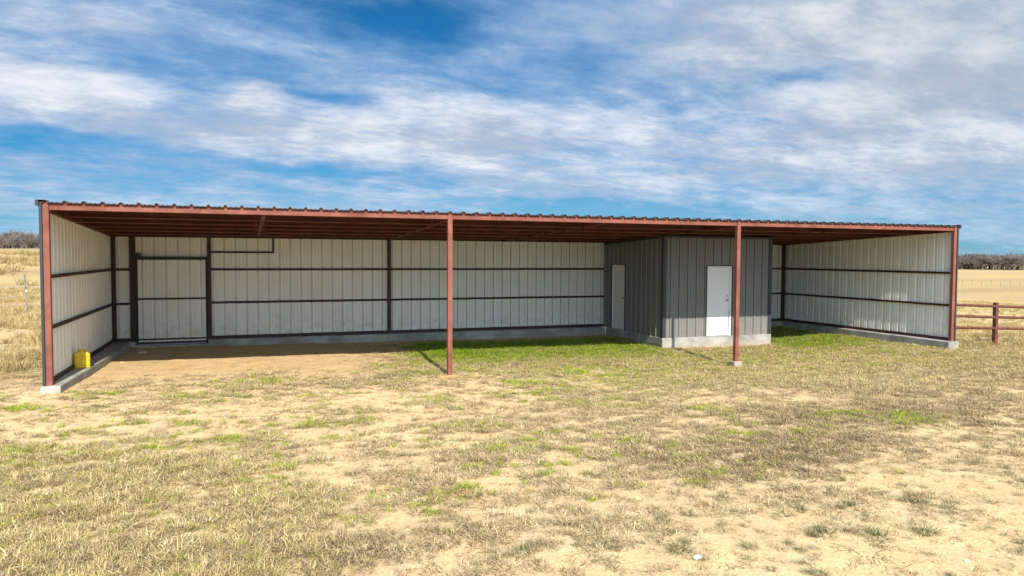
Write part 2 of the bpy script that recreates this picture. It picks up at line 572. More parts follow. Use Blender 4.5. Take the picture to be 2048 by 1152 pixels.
def in_building(x, y, pad=0.0):
    a = (y > D - .26 - pad) & (y < D + .15 + pad) & (x > -.15) & (x < L + .15)
    b = (x > -.14 - pad) & (x < .215 + .033 * np.maximum(y, 0) + pad) & (y > -.17) & (y < D)
    c = (np.abs(x - (L - .02)) < .20 + pad) & (y > -.17) & (y < D)
    d = (x > 15.1 - pad) & (x < 19.1 + pad) & (y > 3.24 - pad) & (y < D)
    e = (np.abs(x - 15.24) < .14 + pad) & (np.abs(y) < .14 + pad)
    f = (np.abs(x - 7.62) < .07) & (np.abs(y) < .07)
    return a | b | c | d | e | f


# ------------------------------------------------------------------ ground sheet
def graded(a, b, fine, lo, hi, grow=1.16):
    xs = list(np.arange(a, b + fine * .5, fine))
    st = fine
    while xs[-1] < hi:
        st *= grow
        xs.append(xs[-1] + st)
    st = fine
    left = []
    x = a
    while x > lo:
        st *= grow
        x -= st
        left.append(x)
    return np.array(left[::-1] + xs)


def mix3(a, b, t):
    return a * (1 - t[..., None]) + np.asarray(b) * t[..., None]


def make_ground():
    xs = graded(-3.2, 25, .085, -2600, 3200, 1.13)
    ys = graded(-12.2, 8.5, .085, -1500, 3200, 1.13)
    X, Y = np.meshgrid(xs, ys)
    Z = ground_z(X, Y)
    F = fields(X, Y)
    grain = fbm(X, Y, 9, 2, 31)
    c = np.zeros(X.shape + (3,)) + np.array((.61, .455, .255))
    c = mix3(c, (.66, .515, .31), sst(F['n2'], .45, .7) * .6)
    c = mix3(c, (.645, .46, .245), np.clip(F['dirt'] * 1.1, 0, 1) * (.75 + .25 * F['n2']))
    c = mix3(c, (.53, .35, .17), F['dirt'] * sst(F['n3'] * .5 + F['n5'] * .5, .44, .62) * .6)
    c = mix3(c, (.70, .47, .25), F['dirt'] * sst(F['n5'], .55, .75) * .5)
    c = mix3(c, (.52, .40, .265), F['thatch'] * .7)
    c = mix3(c, (.50, .40, .22), F['straw'] * .7)
    c = mix3(c, (.23, .25, .065), F['green'] * .8)
    mound = np.exp(-(((X - 7.64) / .36) ** 2 + ((Y + .12) / .26) ** 2) ** 1.5) * .8 + np.exp(-(((X - 5.68) / .17) ** 2 + ((Y + 7.74) / .15) ** 2) ** 1.5)
    c = mix3(c, (.58, .34, .15), np.clip(mound, 0, 1))
    # beyond the yard: dry pasture in bands, a red dirt track, darker brush lines
    r = np.hypot(X - 10, Y)
    far = sst(r, 26, 38)
    band = fbm(X * .25, Y * 2.2, 1 / 22., 4, 41)
    fld = mix3(np.zeros_like(c) + np.array((.53, .40, .19)), (.47, .35, .18), sst(band, .40, .62))
    fld = mix3(fld, (.36, .26, .14), sst(fbm(X * .4, Y * 2.6, 1 / 9., 4, 43), .54, .72) * (1 - .6 * sst(r, 120, 260)) * .85)
    track = np.exp(-((Y - 27 - 2.0 * (F['n1'] - .5) * 2 - .1 * X) / 2.4) ** 2) * (X < 14)
    fld = mix3(fld, (.50, .26, .13), track * .9)
    c = mix3(c, (0, 0, 0), far) + fld * far[..., None]
    c *= (.94 + .12 * grain)[..., None]
    nx, ny = len(xs), len(ys)
    v = np.stack([X, Y, Z], -1).reshape(-1, 3)
    i = np.arange(nx * ny).reshape(ny, nx)
    q = np.stack([i[:-1, :-1], i[:-1, 1:], i[1:, 1:], i[1:, :-1]], -1).reshape(-1, 4)
    me = bpy.data.meshes.new('ground')
    me.vertices.add(len(v))
    me.vertices.foreach_set('co', v.ravel())
    me.loops.add(len(q) * 4)
    me.loops.foreach_set('vertex_index', q.ravel())
    me.polygons.add(len(q))
    me.polygons.foreach_set('loop_start', np.arange(len(q)) * 4)
    me.polygons.foreach_set('loop_total', np.full(len(q), 4))
    me.polygons.foreach_set('use_smooth', np.ones(len(q), bool))
    a = me.color_attributes.new('soil', 'FLOAT_COLOR', 'POINT')
    a.data.foreach_set('color', np.concatenate([c.reshape(-1, 3), np.ones((len(v), 1))], 1).ravel())
    me.update(calc_edges=True)
    mt, n, b = material('sandy_soil', .95, 0, .1)
    at = n.new('ShaderNodeAttribute', attribute_name='soil')
    p = world_pos(n)
    f1 = n.noise(p, 26, 6, .68)
    f2 = n.noise(p, 140, 3, .6)
    f3 = n.noise(p, 4.0, 5, .6)
    col = n.mix(n.maprange(f1, .35, .70), n.mix(1.0, at.outputs['Color'], (.80, .77, .74), 'MULTIPLY'), n.mix(1.0, at.outputs['Color'], (1.08, 1.07, 1.05), 'MULTIPLY'))
    f4 = n.noise(p, 1.3, 6, .72)
    col = n.mix(1.0, col, n.ramp(f4, [(.3, .82), (.7, 1.08)]), 'MULTIPLY')
    col = n.mix(n.math('MULTIPLY', n.maprange(f2, .62, .74), .45), col, (.30, .22, .14))
    n.put(b.inputs['Base Color'], col)
    bump(n, b, n.math('MULTIPLY_ADD', f1, .6, n.math('MULTIPLY_ADD', f2, .25, f3)), .55, .03)
    me.materials.append(mt)
    o = link('ground', me)
    tag(o, kind='structure')
    return o


make_ground()

# ------------------------------------------------------------------ sheet metal
PITCH = .3048
RIB = [(-.031, 0), (-.020, .036), (.020, .036), (.031, 0), (.094, 0), (.099, .008), (.119, .008), (.124, 0), (.181, 0), (.186, .008), (.206, .008), (.211, 0)]


WALLRIB = [(-.022, 0), (-.0215, .070), (.0215, .070), (.022, 0), (.101, 0), (.102, .016), (.112, .016), (.113, 0), (.191, 0), (.192, .016), (.202, .016), (.203, 0)]  # grooves deeper than real sheet, shaped to trap light and read as dark lines

SIDERIB = [(-.046, 0), (-.020, .040), (.020, .040), (.046, 0), (.088, 0), (.100, .010), (.112, .010), (.124, 0), (.178, 0), (.190, .010), (.202, .010), (.214, 0)]


def profile(u0, u1, phase=0.0, shape=RIB):
    pts = []
    k0 = int(math.floor((u0 - phase) / PITCH)) - 1
    k1 = int(math.ceil((u1 - phase) / PITCH)) + 1
    for k in range(k0, k1 + 1):
        for u, h in shape:
            pts.append((phase + k * PITCH + u, h))
    out = []
    for (a, ha), (b, hb) in zip(pts[:-1], pts[1:]):
        if b <= u0 or a >= u1:
            continue
        if not out:
            t = max(0, (u0 - a) / (b - a))
            out.append((max(a, u0), ha + (hb - ha) * t))
        t = min(1, (u1 - a) / (b - a))
        out.append((min(b, u1), ha + (hb - ha) * t))
    return out


def sheet(name, parent, u0, u1, place, z0, ztop, mats, phase=0.0, thick=.0016, extra=0.0, shape=WALLRIB):
    """ribbed sheet; place(u, n, z) gives the world point, n outwards; z0/ztop are functions of u or numbers"""
    f0 = z0 if callable(z0) else (lambda u: z0)
    f1 = ztop if callable(ztop) else (lambda u: ztop)
    pr = profile(u0, u1, phase, shape)
    n = len(pr)
    mb = MB()
    vv = []
    for off in (0.0, thick):
        for u, h in pr:
            vv.append(place(u, h + extra + off, f0(u)))
        for u, h in pr:
            vv.append(place(u, h + extra + off, f1(u)))
    fs, mi = [], []
    for i in range(n - 1):
        fs.append((i, i + 1, n + i + 1, n + i))
        mi.append(0)
        fs.append((2 * n + i + 1, 2 * n + i, 3 * n + i, 3 * n + i + 1))
        mi.append(1)
        fs.append((i + 1, i, 2 * n + i, 2 * n + i + 1))
        mi.append(1)
        fs.append((n + i, n + i + 1, 3 * n + i + 1, 3 * n + i))
        mi.append(1)
    mb.v, mb.f, mb.m = [tuple(v) for v in vv], fs, mi
    return mb.build(name, mats, parent)


def zroof(y):
    return HF + (HBK - HF) * y / D


# ------------------------------------------------------------------ the open shelter
shelter = thing('open_shelter', (L / 2, 0, -.25), 'long open-front metal shelter with red steel posts, ribbed white walls and sloping roof', 'shelter')


def part(name, mat, *boxes, b=.004, parent=None):
    mb = MB()
    for q in boxes:
        mb.box(*q, b=b)
    return mb.build(name, mat, parent or shelter)


# concrete stem walls
def stem_wall(prof_boxes, lines=()):
    mb = MB()
    for q in prof_boxes:
        mb.box(*q, b=.012)
    return mb.build('foundation_wall', CONC, shelter)


mb = MB()
mb.prism([(-.12, -.16), (.20, -.16), (.305, 2.2), (.42, D - .28), (-.12, D - .28)], -.75, -.010, 'z')
mb.prism([(-.11, -.15), (.19, -.15), (.295, 2.2), (.41, D - .29), (-.11, D - .29)], -.0102, 0, 'z')
mb.build('foundation_wall', CONC, shelter)
stem_wall([(L - .28, L + .12, -.16, D - .28, -.75, 0)])
stem_wall([(-.12, .535, D - .278, D + .12, -.75, 0)])
stem_wall([(.537, 2.395, D - .278, D + .12, -.75, -.105)])
stem_wall([(2.397, 7.9, D - .278, D + .12, -.75, 0)])
stem_wall([(7.902, 15.08, D - .278, D + .12, -.75, 0)])
stem_wall([(19.12, L + .12, D - .278, D + .12, -.75, 0)])
part('concrete_pier', CONC, (15.24 - .125, 15.24 + .125, -.125, .125, -.6, -.245), b=.012)

# posts
FP = [0, 7.62, 15.24, L]
for i, x in enumerate(FP):
    zb = (0.0, -.6, -.245, 0.0)[i]
    part('post', PRIMER, (x - .052, x + .052, -.055, .049, zb, zroof(0) - (.001 if i in (0, 3) else .004)), b=.006)
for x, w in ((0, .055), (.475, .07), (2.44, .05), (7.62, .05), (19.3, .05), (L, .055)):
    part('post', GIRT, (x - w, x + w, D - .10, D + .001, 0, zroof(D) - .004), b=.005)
for (x, z0, z1) in ((-.05, .0, 0), (L + .05, 0, 0)):
    for y in (0.001,):
        s = -1 if x < 0 else 1
        mb = MB()
        mb.box(*sorted((x + s * .006, x + s * .052)), -.075, .07, .005, zroof(0) + .01, b=.003)
        mb.build('corner_trim', TRIM, shelter)

# front and back beams, one per bay
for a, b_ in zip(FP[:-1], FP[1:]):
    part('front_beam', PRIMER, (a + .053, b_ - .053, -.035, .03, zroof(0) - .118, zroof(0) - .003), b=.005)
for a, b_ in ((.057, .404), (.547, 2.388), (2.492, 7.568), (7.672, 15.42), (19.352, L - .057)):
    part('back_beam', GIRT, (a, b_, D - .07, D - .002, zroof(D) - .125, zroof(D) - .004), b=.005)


def sloped_bar(name, x0, x1, y0, y1, depth, mat, top=.004):
    mb = MB()
    za, zb = zroof(y0) - top, zroof(y1) - top
    v = [(x0, y0, za - depth), (x1, y0, za - depth), (x1, y0, za), (x0, y0, za), (x0, y1, zb - depth), (x1, y1, zb - depth), (x1, y1, zb), (x0, y1, zb)]
    mb.add(v, [(0, 1, 2, 3), (5, 4, 7, 6), (0, 4, 5, 1), (1, 5, 6, 2), (2, 6, 7, 3), (3, 7, 4, 0)])
    return mb.build(name, mat, shelter)


RAFT = [0, 3.76, 7.62, 11.40, 15.24, 19.05, L]
for x in RAFT:
    w = .045
    sloped_bar('rafter', x - w, x + w, .052, D - .104 if x not in (3.76, 11.40, 15.24, 19.05) else D - .074, .135, PURLIN)
# C-section purlins between the rafters, and the small clips that hold them
PY = [1.18, 2.36, 3.54, 4.72, 5.92]
for a, b_ in zip(RAFT[:-1], RAFT[1:]):
    for y in PY:
        zt = zroof(y) - .005
        h, w, t, lip = .140, .075, .005, .020
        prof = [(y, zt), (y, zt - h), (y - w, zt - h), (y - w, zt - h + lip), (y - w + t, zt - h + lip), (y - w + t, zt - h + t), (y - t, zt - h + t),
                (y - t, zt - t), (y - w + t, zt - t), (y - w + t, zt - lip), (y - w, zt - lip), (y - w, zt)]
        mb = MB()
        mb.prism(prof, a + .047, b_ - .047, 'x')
        mb.m[2] = mb.m[3] = 1  # lit edge painted in: bottom lip gets a lighter primer than the web
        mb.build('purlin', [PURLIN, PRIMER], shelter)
        for xx in (a + .052, b_ - .16):
            if random.random() < .8:
                part('purlin_clip', PURLIN, (xx, xx + .10, y - w - .012, y - w - .004, zt - h + .012, zt - .008), b=0)

# girts of the back wall
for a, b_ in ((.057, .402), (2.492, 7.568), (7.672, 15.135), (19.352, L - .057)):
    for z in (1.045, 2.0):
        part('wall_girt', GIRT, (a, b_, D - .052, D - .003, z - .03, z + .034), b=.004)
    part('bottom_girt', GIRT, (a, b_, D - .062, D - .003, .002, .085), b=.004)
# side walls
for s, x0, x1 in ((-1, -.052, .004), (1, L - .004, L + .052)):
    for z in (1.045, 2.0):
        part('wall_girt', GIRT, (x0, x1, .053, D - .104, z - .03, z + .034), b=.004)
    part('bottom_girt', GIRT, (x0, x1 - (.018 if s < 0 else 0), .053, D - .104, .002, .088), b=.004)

# wall sheets
WM = [SHEET_IN, SHEET_OUT]


def back_place(u, n, z):
    return (u, D + .004 + n, z)


edges = []
u = -.05
cuts = [-.05, .53]
k = 2.40
BK = [(-.05, .53, .004)]
uu = 2.40
while uu < 15.35:
    BK.append((uu, min(uu + .9144, 15.40), .004))
    uu += .9144
uu = 19.10
while uu < L:
    BK.append((uu, min(uu + .9144, L + .05), .004))
    uu += .9144
BK += [(.53, 1.4444, 2.28), (1.4444, 2.40, 2.28)]
for a, b_, z0 in BK:
    sheet('wall_panel', shelter, a, b_ - .001, back_place, z0, zroof(D) - .008, WM, phase=.10)


def left_place(u, n, z):
    return (-.055 - n, u, z)


def right_place(u, n, z):
    return (L + .055 + n, u, z)


for pl, ph in ((left_place, .12), (right_place, .05)):
    u = -.03
    while u < D - .01:
        e = min(u + .9144, D)
        sheet('wall_panel', shelter, u, e - .001, pl, .004, lambda q: zroof(q) - .008, WM, phase=ph, shape=SIDERIB)
        u += .9144

# sliding door in the back wall
DX0, DX1, DY = .552, 2.378, D - .085
door = MB()
for q in ((DX0, DX1, DY - .028, DY + .022, -.085, -.028), (DX0, DX1, DY - .028, DY + .022, .022, .062),
          (DX0 + .02, DX1 - .02, DY - .02, DY + .018, 1.155, 1.205), (DX0, DX0 + .045, DY - .022, DY + .021, -.028, 2.27), (DX1 - .03, DX1, DY - .022, DY + .021, -.028, 2.27)):
    door.box(*q, b=.004)
dobj = door.build('sliding_door', BLACK, shelter)
a = DX0 + .03
while a < DX1 - .04:
    e = min(a + .9144, DX1 - .02)
    sheet('door_panel', dobj, a, e - .001, lambda u, n, z: (u, DY + .024 + n, z), -.02, 2.275, WM, phase=.10)
    a += .9144
mb = MB()
mb.box(DX0 - .01, DX1 + .01, DY - .045, DY + .03, 2.275, 2.365, b=.006)
mb.build('door_track', BLACK, dobj)
mb = MB()
mb.box(DX0 - .025, DX0 + .14, DY - .055, DY + .035, 2.366, 2.455, b=.006)
mb.build('track_bracket', BLACK, dobj)
mb = MB()
mb.tube([(DX0 + .11, DY - .06, 2.41), (DX0 + .11, DY - .052, 2.41)], .012, 10)
mb.build('bolt', CHROME, dobj)
for xx in (DX0 + .18, DX1 - .17):
    mb = MB()
    mb.box(xx - .012, xx + .012, DY - .034, DY - .026, 2.235, 2.30, b=.002)
    mb.tube([(xx, DY - .05, 2.245), (xx, DY - .03, 2.245)], .014, 10)
    mb.build('door_hanger', BLACK, dobj)
for q in ((.5455, DX0 + .04, D - .055, D + .003), (DX1 - .04, 2.3895, D - .055, D + .003)):
    mb = MB()
    mb.box(q[0], q[1], q[2], q[3], -.10, 2.3, b=.003)
    mb.build('door_jamb', BLACK, dobj)
# track support that runs on to the right of the door
part('track_rail', GIRT, (2.492, 4.215, D - .052, D - .003, 2.475, 2.525))
part('track_drop', GIRT, (4.165, 4.215, D - .0525, D - .0035, 2.526, zroof(D) - .126))

# roof sheets, one by one, 3 ft wide, with ribs up
ROOFM = [PRIMER, ROOF]
SL = (HBK - HF) / D


def roof_sheet(u0, u1):
    pr = profile(u0, u1, 0.0)
    n = len(pr)
    y0, y1 = -.085, D + .12
    vv, fs, mi = [], [], []
    for off in (0.0, .019):
        for y in (y0, y1):
            vv += [(u, y, zroof(y) + h + off) for u, h in pr]
    for i in range(n - 1):
        fs += [(i + 1, i, n + i, n + i + 1), (2 * n + i, 2 * n + i + 1, 3 * n + i + 1, 3 * n + i), (i, i + 1, 2 * n + i + 1, 2 * n + i), (n + i + 1, n + i, 3 * n + i, 3 * n + i + 1)]
        mi += [1, 1, 1, 1]
    mb = MB()
    mb.v, mb.f, mb.m = vv, fs, mi
    return mb.build('roof_panel', ROOFM, shelter)


u = -.1
while u < L + .09:
    roof_sheet(u, min(u + .9144, L + .10) - .0006)
    u += .9144
# closures that fill the ribs over the front beam
for k in range(0, 76):
    x = k * PITCH
    mb = MB()
    mb.prism([(x - .029, zroof(-.04) - .001), (x + .029, zroof(-.04) - .001), (x + .019, zroof(-.04) + .032), (x - .019, zroof(-.04) + .032)], -.045, .02, 'y')
    mb.build('rib_closure', PRIMER, shelter)
for s, x in ((-1, -.1), (1, L + .1)):
    mb = MB()
    q0, q1 = sorted((x, x + s * .05))
    prof = [(q0, .0), (q1, .0), (q1, .075), (q0, .075)]
    za, zb = zroof(-.11), zroof(D + .13)
    mb.prism([(q0, -.045), (q1, -.045), (q1, .058), (q0, .058)], -.11, D + .13, 'y', za=za, zb=zb)
    q0, q1 = sorted((x - s * .001, x - s * .12))
    mb.prism([(q0, .0555), (q1, .0555), (q1, .0575), (q0, .0575)], -.11, D + .13, 'y', za=za, zb=zb)
    mb.build('rake_trim', TRIM, shelter)

# ------------------------------------------------------------------ grey storage room under the roof
RX0, RX1, RY = 15.14, 19.05, 3.30
room = thing('storage_room', ((RX0 + RX1) / 2, RY, -.37), 'grey ribbed metal storage room with two white doors under the shelter roof', 'shed')


def rpart(name, mat, *boxes, b=.004, parent=None):
    mb = MB()
    for q in boxes:
        mb.box(*q, b=b)
    return mb.build(name, mat, parent or room)


def zr(y):
    return zroof(y) - .145


rpart('foundation_wall', CONC, (RX0 - .045, RX1 + .045, RY - .045, RY + .3, -.75, -.004), b=.012)
rpart('foundation_wall', CONC, (RX0 - .045, RX0 + .3, RY + .302, D - .282, -.75, -.004), b=.012)
rpart('foundation_wall', CONC, (RX1 - .3, RX1 + .045, RY + .302, D - .282, -.75, -.004), b=.012)
# form lap on the left footing
rpart('form_ridge', CONC, (RX0 - .053, RX0 - .046, RY - .04, 5.2, -.20, -.188), b=0)
RM = [ROOM_SHEET, ROOM_SHEET]


def rf(u, n, z):
    return (u, RY - n, z)


def rl(u, n, z):
    return (RX0 - n, u, z)


def rr_(u, n, z):
    return (RX1 + n, u, z)


FD0, FD1, FDT = 16.66, 17.56, 2.15      # front door opening
for a, b_, z0 in ((RX0 + .02, 15.94, .0), (15.94, FD0 - .03, .0), (FD0 - .03, FD1 + .03, FDT + .02), (FD1 + .03, 18.30, 0.), (18.30, RX1 - .02, 0.)):
    sheet('wall_panel', room, a, b_ - .001, rf, z0, zr(RY) + .0, RM, phase=.145, shape=RIB)
LD0, LD1 = 5.60, 6.47                   # left door opening (along the wall)
for a, b_, z0 in ((RY + .02, 4.22, 0.), (4.22, 5.1, 0), (5.1, LD0 - .03, 0.), (LD0 - .03, LD1 + .03, FDT + .02), (LD1 + .03, D - .06, 0.)):
    sheet('wall_panel', room, a, b_ - .001, rl, z0, lambda q: zr(q), RM, phase=.02, shape=RIB)
for a, b_ in ((RY + .02, 4.3), (4.3, 5.2), (5.2, 6.1), (6.1, D - .08)):
    sheet('wall_panel', room, a, b_ - .001, rr_, 0., lambda q: zr(q), RM, phase=.02, shape=RIB)


def ltrim(x, y, sx, sy, w=.085, z1=None):
    mb = MB()
    t = .006
    a, b_ = sorted((x + sx * .040, x - sx * w))
    c, d = sorted((y + sy * .034, y + sy * .040))
    mb.box(a, b_, c, d, -.002, z1, b=0)
    a, b_ = sorted((x + sx * .034, x + sx * .040))
    c, d = sorted((y + sy * .0335, y - sy * w))
    mb.box(a, b_, c, d, -.002, z1, b=0)
    mb.build('corner_trim', TRIM, room)


ltrim(RX0, RY, -1, -1, .075, zr(RY) - .002)
ltrim(RX1, RY, 1, -1, .075, zr(RY) - .002)
rpart('top_trim', TRIM, (RX0 + .08, RX1 - .08, RY - .042, RY - .034, zr(RY) - .055, zr(RY) + .003), b=0)
mb = MB()
v = []
for y in (RY + .08, D - .08):
    for x in (RX0 - .042, RX0 - .034):
        v += [(x, y, zr(y) - .06), (x, y, zr(y) + .003)]
mb.add(v, [(0, 1, 3, 2), (4, 6, 7, 5), (0, 4, 5, 1), (2, 3, 7, 6), (0, 2, 6, 4), (1, 5, 7, 3)])
mb.build('top_trim', TRIM, room)
# ceiling deck of the room, seen edge-on, keeps light out
mb = MB()
v = []
for y in (RY + .005, D - .11):
    for x in (RX0 + .005, RX1 - .005):
        v += [(x, y, zr(y) - .03), (x, y, zr(y) - .01)]
mb.add(v, [(0, 1, 3, 2), (4, 6, 7, 5), (0, 4, 5, 1), (2, 3, 7, 6), (0, 2, 6, 4), (1, 5, 7, 3)])
mb.build('ceiling_board', BLACK, room)

# front door
dl = MB()
dl.box(FD0 + .035, FD1 - .075, RY - .012, RY + .03, .012, FDT - .035, b=.004)
fd = dl.build('door', DOORW, room)
tag(fd, 'white steel door with a lever handle in the sunlit front wall')
mb = MB()
mb.box(FD0 - .05, FD0 - .002, RY - .046, RY + .04, .0, FDT + .03, b=.003)
mb.box(FD1 + .002, FD1 + .05, RY - .046, RY + .04, .0, FDT + .03, b=.003)
mb.box(FD0 - .0015, FD1 + .0015, RY - .046, RY + .04, FDT + .002, FDT + .03, b=.003)
mb.build('door_trim', TRIM, fd)
mb = MB()
mb.box(FD0, FD0 + .03, RY - .03, RY + .04, .0, FDT, b=.003)
mb.box(FD1 - .07, FD1, RY - .03, RY + .04, .0, FDT, b=.003)
mb.box(FD0 + .031, FD1 - .071, RY - .03, RY + .04, FDT - .03, FDT, b=.003)
mb.build('door_frame', DOORW, fd)
mb = MB()
mb.box(FD0 - .03, FD1 + .03, RY - .06, RY + .05, -.02, -.001, b=.003)
mb.build('threshold', CONC, fd)
mb = MB()
hx, hz = FD1 - .14, 1.10
mb.tube([(hx, RY - .013, hz), (hx, RY - .030, hz)], .032, 16)
mb.tube([(hx, RY - .030, hz), (hx, RY - .062, hz), (hx - .03, RY - .068, hz + .003), (hx - .12, RY - .066, hz - .008)], [.012, .012, .012, .009], 10)
mb.build('handle', CHROME, fd)
mb = MB()
mb.tube([(hx + .0, RY - .013, hz + .13), (hx, RY - .026, hz + .13)], .024, 16)
mb.build('lock', CHROME, fd)
# loose cord hanging at the hinge side
mb = MB()
mb.tube([(FD1 - .07, RY - .04, .78), (FD1 - .085, RY - .045, .55), (FD1 - .11, RY - .05, .32), (FD1 - .155, RY - .05, .12), (FD1 - .17, RY - .045, .05)], .006, 6)
cord = mb.build('hanging_cord', BLACK)
tag(cord, 'thin dark cord hanging down the hinge side of the white front door', 'cord')
# left door
dl = MB()
dl.box(RX0 - .006, RX0 + .03, LD0 + .035, LD1 - .035, .012, FDT - .035, b=.004)
ld = dl.build('door', DOORW, room)
tag(ld, 'narrow-looking white door in the shaded side wall')
mb = MB()
for q in ((LD0 - .05, LD0 - .002, 0, FDT + .03), (LD1 + .002, LD1 + .05, 0, FDT + .03), (LD0 - .0015, LD1 + .0015, FDT + .002, FDT + .03)):
    mb.box(RX0 - .046, RX0 + .04, q[0], q[1], q[2], q[3], b=.003)
mb.build('door_trim', TRIM, ld)
mb = MB()
for q in ((LD0, LD0 + .03, 0, FDT), (LD1 - .03, LD1, 0, FDT), (LD0 + .031, LD1 - .031, FDT - .03, FDT)):
    mb.box(RX0 - .032, RX0 + .04, q[0], q[1], q[2], q[3], b=.003)
mb.build('door_frame', DOORW, ld)
mb = MB()
yy = LD0 + .10
mb.tube([(RX0 - .007, yy, 1.08), (RX0 - .03, yy, 1.08)], .03, 14)
mb.tube([(RX0 - .03, yy, 1.08), (RX0 - .05, yy, 1.08), (RX0 - .06, yy, 1.08), (RX0 - .085, yy, 1.08)], [.012, .014, .028, .024], 14)
mb.build('handle', CHROME, ld)
# cable hole high on the front wall
mb = MB()
mb.tube([(18.70, RY - .010, 2.19), (18.70, RY + .004, 2.19)], .022, 12)
mb.build('cable_hole', BLACK, room)

# ------------------------------------------------------------------ yellow jug on the left footing
jx, jy = .112, 2.20
jug = thing('plastic_jug', (jx, jy, 0), 'yellow plastic jug standing on the concrete ledge by the left wall', 'jug')
bm = bmesh.new()
w, d, h = .150, .095, .33


def ring(z, sx, sy, r=.03):
    pts = []
    for cx, cy, a0 in ((1, 1, 0), (-1, 1, 90), (-1, -1, 180), (1, -1, 270)):
        for k in range(4):
            t = rad(a0 + k * 30)
            pts.append(bm.verts.new((cx * (sx - r) + r * math.cos(t), cy * (sy - r) + r * math.sin(t), z)))
    return pts


rings = [ring(0.002, w * .94, d * .94), ring(.015, w, d), ring(.045, w, d), ring(.053, w * .985, d * .98), ring(.062, w, d), ring(.27, w, d), ring(.295, w * .97, d * .97),
         ring(.335, w * .66, d * .86), ring(.355, w * .45, d * .7)]
for a, b_ in zip(rings[:-1], rings[1:]):
    for k in range(16):
        bm.faces.new((a[k], a[(k + 1) % 16], b_[(k + 1) % 16], b_[k]))
bm.faces.new(rings[0][::-1])
bm.faces.new(rings[-1])
# the two recessed panels that leave a raised T on the broad face
fr = [f for f in bm.faces if f.normal.y == 0]
me = bpy.data.meshes.new('body')
bm.normal_update()
bm.to_mesh(me)
bm.free()
me.materials.append(YELLOW)
me.polygons.foreach_set('use_smooth', [len(p.vertices) == 4 for p in me.polygons])
body = link('body', me, jug)
mb = MB()
# raised frame and centre bar that leave two sunk panels on the broad face
for q in ((-.134, .134, .238, .285), (-.134, .134, .050, .088), (-.134, -.116, .0885, .2375), (.116, .134, .0885, .2375), (-.014, .014, .0885, .2375)):
    mb.box(jx + q[0], jx + q[1], jy - d - .016, jy - d + .004, q[2], q[3], b=.005)
mb.build('raised_frame', YELLOW, body)
mb = MB()
mb.tube([(jx - .09, jy, .325), (jx - .075, jy, .375), (jx - .03, jy, .398), (jx + .03, jy, .385), (jx + .095, jy, .330)], [.017, .016, .015, .016, .018], 10)
mb.build('handle', YELLOW, jug, smooth=True)
mb = MB()
mb.tube([(jx + .0, jy - .045, .345), (jx + .0, jy - .045, .385)], .026, 14)
mb.build('cap', YELLOW, jug)
jug.rotation_euler = (0, 0, rad(14))

# ------------------------------------------------------------------ red pipe fence at the right end
pf = thing('pipe_fence', (24.72, .02, gz(24.72, .02)), 'rust-red steel pipe fence with three rails joining the right end of the shelter', 'fence')
PX = [24.72, 27.6]
for x in PX:
    mb = MB()
    mb.box(x - .055, x + .055, -.035, .075, gz(x, 0) - .3, 1.10 - .045 * (x - 24.7), b=.006)
    mb.build('post', PRIMER_OLD, pf)
for zz in (1.10, .77, .43):
    for a, b_ in ((L + .112, PX[0] - .056), (PX[0] + .056, PX[1] - .056)):
        mb = MB()
        za, zb = zz - .045 * (a - L) - .03, zz - .045 * (b_ - L) - .03
        mb.tube([(a, .02, za), (b_, .02, zb)], .042, 10)
        mb.build('rail', PRIMER_OLD, pf, smooth=False)

# ------------------------------------------------------------------ wire fence beyond the left end
tf = thing('wire_fence', (-4.54, 17.5, gz(-4.54, 17.5)), 'old barbed wire fence on leaning metal posts in dry grass at left', 'fence')
tp = []
for i, (x, y, dx, h) in enumerate(((-9.8, 17.9, .03, 1.45), (-4.54, 17.5, -.085, 1.62), (.9, 17.2, .04, 1.5))):
    z = gz(x, y)
    mb = MB()
    prof = [(-.022, -.004), (-.004, -.004), (-.004, -.028), (.004, -.028), (.004, -.004), (.022, -.004), (.022, .004), (-.022, .004)]
    v = [(x + p * 1.3, y + q * 1.3, z - .3) for p, q in prof] + [(x + dx + p * 1.3, y + q * 1.3, z + h) for p, q in prof]
    k = len(prof)
    mb.add(v, [(a, (a + 1) % k, k + (a + 1) % k, k + a) for a in range(k)] + [tuple(range(k))[::-1], tuple(range(k, 2 * k))])
    mb.build('fence_post', TPOST, tf)
    tp.append((x, y, z, dx, h))
for hh in (.45, .8, 1.15, 1.42):
    pts = []
    for (x0, y0, z0, d0, h0), (x1, y1, z1, d1, h1) in zip(tp[:-1], tp[1:]):
        for k in range(9):
            t = k / 8
            sag = -.10 * 4 * t * (1 - t)
            xa, xb = x0 + d0 * hh / h0, x1 + d1 * hh / h1
            pts.append((xa + (xb - xa) * t, y0 - .05 + (y1 - y0) * t, z0 + (z1 - z0) * t + hh + sag))
    mb = MB()
    mb.tube(pts, .006, 4)
    mb.build('wire', WIRE, tf)
mb = MB()
x, y, z, dx, h = tp[1]
mb.box(x - .05, x + .01, y - .075, y - .05, z + .92, z + 1.02, b=.01)
mb.build('insulator', mat_plain('white_plastic', (.6, .6, .6), .5), tf)

